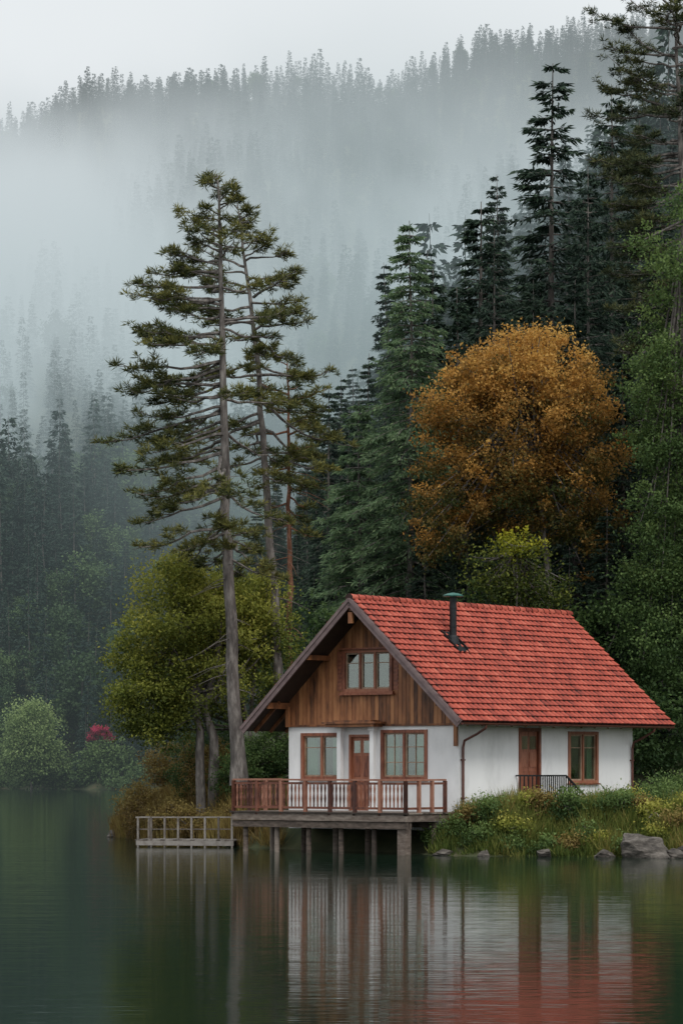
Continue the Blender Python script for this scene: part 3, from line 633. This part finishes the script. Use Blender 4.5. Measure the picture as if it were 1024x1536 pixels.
shrubs('shoreline_shrub',[(4.6,-1.4,.5,.8),(7.0,-1.4,.6,1.1),(8.4,-1.6,.5,.9),(3.5,-1.2,.4,.6),(6.3,-2.5,.4,.5),(9.9,-.4,.6,.9),(10.3,1.5,.8,1.0),(11.3,4.,1.0,1.6),(12.6,6,1.2,1.8),(4.2,-2.0,.4,.5),(7.5,-2.2,.4,.6),(5.3,-2.5,.35,.4),(8.4,-2.9,.4,.45),(3.0,-.6,.35,.5)],M['green'],t0=.5)
shrubs('golden_shrub',[(9.5,-2.2,.6,.7),(10.6,-2.2,.5,.6),(8.9,-.6,.5,.7),(5.2,-2.0,.45,.5),(5.8,-1.0,.4,.7),(7.8,-2.5,.4,.5),(9.6,-3.0,.4,.4)],M['olive'],t0=.45)
shrubs('rust_shrub',[(6.2,-1.2,.35,.8),(9.2,-1.4,.4,.6),(10.0,-2.8,.4,.5),(6.9,-2.5,.35,.5),(4.0,-1.0,.3,.6),(-6.9,16.8,1.0,1.7),(-7.6,19.2,.9,1.5),(-6,13.8,.9,1.5),(-5.2,11.6,.7,1.2),(-4.5,10.6,.7,1.1),(-6.6,21,1.1,2.2),(-4.8,15,1,2.2),(-3.6,9.4,.5,1.1),(-7.9,21.5,.8,1.3),(-8.1,22.5,.6,1.0)],M['rust'],t0=.6)
shrubs('dark_shrub',[(-3.6,12,.9,2.2),(-2.6,13,1.,2.5),(-5.4,17,1.1,2.6),(-4.2,17,1.,2.6),(-1.6,12.5,.9,2.2)],M['green'],t0=.3)
def rock(x,y,sx,sy,sz,seed):
    import bmesh
    bm=bmesh.new();bmesh.ops.create_icosphere(bm,subdivisions=4,radius=1);r=np.random.default_rng(seed);pl=[(unit(r.normal(size=3)),r.uniform(.5,.85)) for _ in range(14)]
    for v in bm.verts:
        c=np.array(v.co)
        for nn,dd in pl:
            e=c@nn-dd
            if e>0:c=c-nn*e*.95
        c*=1+.04*math.sin(c[0]*9+seed)*math.sin(c[1]*8)+.03*math.sin(c[2]*17+c[0]*5)
        v.co=(c[0]*sx,c[1]*sy,c[2]*sz)
    me=bpy.data.meshes.new('rock');bm.to_mesh(me);bm.free();me.materials.append(M['rock']);o=bpy.data.objects.new('rock',me);sc.collection.objects.link(o);o.location=(x,y,.05);o.rotation_euler=(0,0,seed)
for a in [(9.0,-3.9,1.25,.8,.8,2),(10.5,-4.1,.8,.5,.55,3),(9.9,-4.6,.35,.3,.25,12),(7.9,-3.6,.35,.3,.22,13),(6.1,-3.3,.4,.3,.2,5),(4.3,-2.8,.3,.25,.15,15),(3.1,-1.9,.35,.3,.2,6),(-8.6,20.5,.5,.4,.35,7),(-7.7,18.1,.4,.3,.3,9)]: rock(*a)

# ------------------------------------------------------------------ mist volume
m=bpy.data.materials.new('mist');m.use_nodes=True;nt=m.node_tree;nt.nodes.clear()
out=nt.nodes.new('ShaderNodeOutputMaterial');tc=nt.nodes.new('ShaderNodeTexCoord');sx=nt.nodes.new('ShaderNodeSeparateXYZ');nt.links.new(tc.outputs['Object'],sx.inputs[0])
x_,y_,z_=sx.outputs
gslope=mth(nt,'SUBTRACT',z_,mth(nt,'MULTIPLY',mth(nt,'SUBTRACT',y_,250.),.34))
mp=nt.nodes.new('ShaderNodeMapping');nt.links.new(tc.outputs['Object'],mp.inputs[0]);mp.inputs['Scale'].default_value=(1,.35,.8);mp.inputs['Rotation'].default_value=(0,.6,0)
nz=noise(nt,mp.outputs[0],1/58.,4,.6)
nn=smooth(nt,nz,.44,.60)
left=smooth(nt,x_,-95,-15,True)
bank=mth(nt,'MULTIPLY',smooth(nt,gslope,15,72,True),smooth(nt,y_,350,490));bank=mth(nt,'MULTIPLY',bank,smooth(nt,z_,115,195,True))
bank=mth(nt,'MULTIPLY',bank,mth(nt,'ADD',mth(nt,'MULTIPLY',nn,.93),.07))
bank=mth(nt,'MULTIPLY',bank,mth(nt,'ADD',mth(nt,'MULTIPLY',left,1.2),.8))
b2=mth(nt,'MULTIPLY',smooth(nt,y_,70,150),smooth(nt,y_,250,400,True));b2=mth(nt,'MULTIPLY',b2,smooth(nt,z_,14,40));b2=mth(nt,'MULTIPLY',b2,mth(nt,'ADD',mth(nt,'MULTIPLY',nn,.8),.2))
b2=mth(nt,'MULTIPLY',b2,smooth(nt,x_,-35,5));b2=mth(nt,'MULTIPLY',b2,smooth(nt,gslope,60,110,True))
den=mth(nt,'ADD',mth(nt,'MULTIPLY',bank,.022),mth(nt,'MULTIPLY',b2,.005));den=mth(nt,'ADD',den,.00030)
ab=nt.nodes.new('ShaderNodeVolumeAbsorption');ab.inputs[0].default_value=(0,0,0,1);nt.links.new(den,ab.inputs[1])
em=nt.nodes.new('ShaderNodeEmission');nt.links.new(den,em.inputs[1])
zc_=smooth(nt,z_,20,240);ec=ramp(nt,zc_,[(0,(.38,.48,.50)),(.4,(.60,.665,.69)),(1,(.68,.73,.755))]);nt.links.new(ec,em.inputs[0])  # mist glow stands in for scattered daylight, coloured brighter higher up
ad=nt.nodes.new('ShaderNodeAddShader');nt.links.new(ab.outputs[0],ad.inputs[0]);nt.links.new(em.outputs[0],ad.inputs[1]);nt.links.new(ad.outputs[0],out.inputs['Volume'])
try: m.cycles.volume_step_rate=.9
except Exception as e: print(e)
g=Geo();box(g,-500,500,45,1120,-5,330,0,0);g.obj('mist',m)

# ------------------------------------------------------------------ sky, sun, camera
w=bpy.data.worlds.new('World');sc.world=w;w.use_nodes=True;nt=w.node_tree;bg=nt.nodes['Background']
sk=nt.nodes.new('ShaderNodeTexSky');sk.sky_type='NISHITA';sk.sun_disc=False;sk.sun_elevation=math.radians(48);sk.sun_rotation=math.radians(160)
sk.dust_density=4
tc=nt.nodes.new('ShaderNodeTexCoord');n_=noise(nt,tc.outputs['Generated'],3,4,.55)
cl=ramp(nt,n_,[(.3,(7.6,7.8,7.9)),(.7,(8.8,8.95,9.0))])
mx=nt.nodes.new('ShaderNodeMixRGB');mx.inputs[0].default_value=.92;nt.links.new(sk.outputs[0],mx.inputs[1]);nt.links.new(cl,mx.inputs[2])
nt.links.new(mx.outputs[0],bg.inputs[0]);bg.inputs[1].default_value=.12
sl=bpy.data.lights.new('sun','SUN');sl.energy=1.5;sl.angle=math.radians(18);sl.color=(1,.965,.91);so=bpy.data.objects.new('sun',sl);sc.collection.objects.link(so)
dv=Vector((.34,-.94,0)).normalized()*math.cos(math.radians(48));dv.z=math.sin(math.radians(48))
so.rotation_euler=dv.to_track_quat('Z','Y').to_euler();so.location=(0,-20,60)
cam=bpy.data.cameras.new('camera');co=bpy.data.objects.new('camera',cam);sc.collection.objects.link(co);sc.camera=co
co.location=(0,-90,2.75);co.rotation_euler=(math.radians(90),0,0);cam.sensor_fit='VERTICAL';cam.sensor_height=36;cam.lens=101.25;cam.shift_y=.2474;cam.clip_end=6000;cam.clip_start=.5
sc.view_settings.view_transform='Standard';sc.view_settings.look='None';sc.view_settings.exposure=0
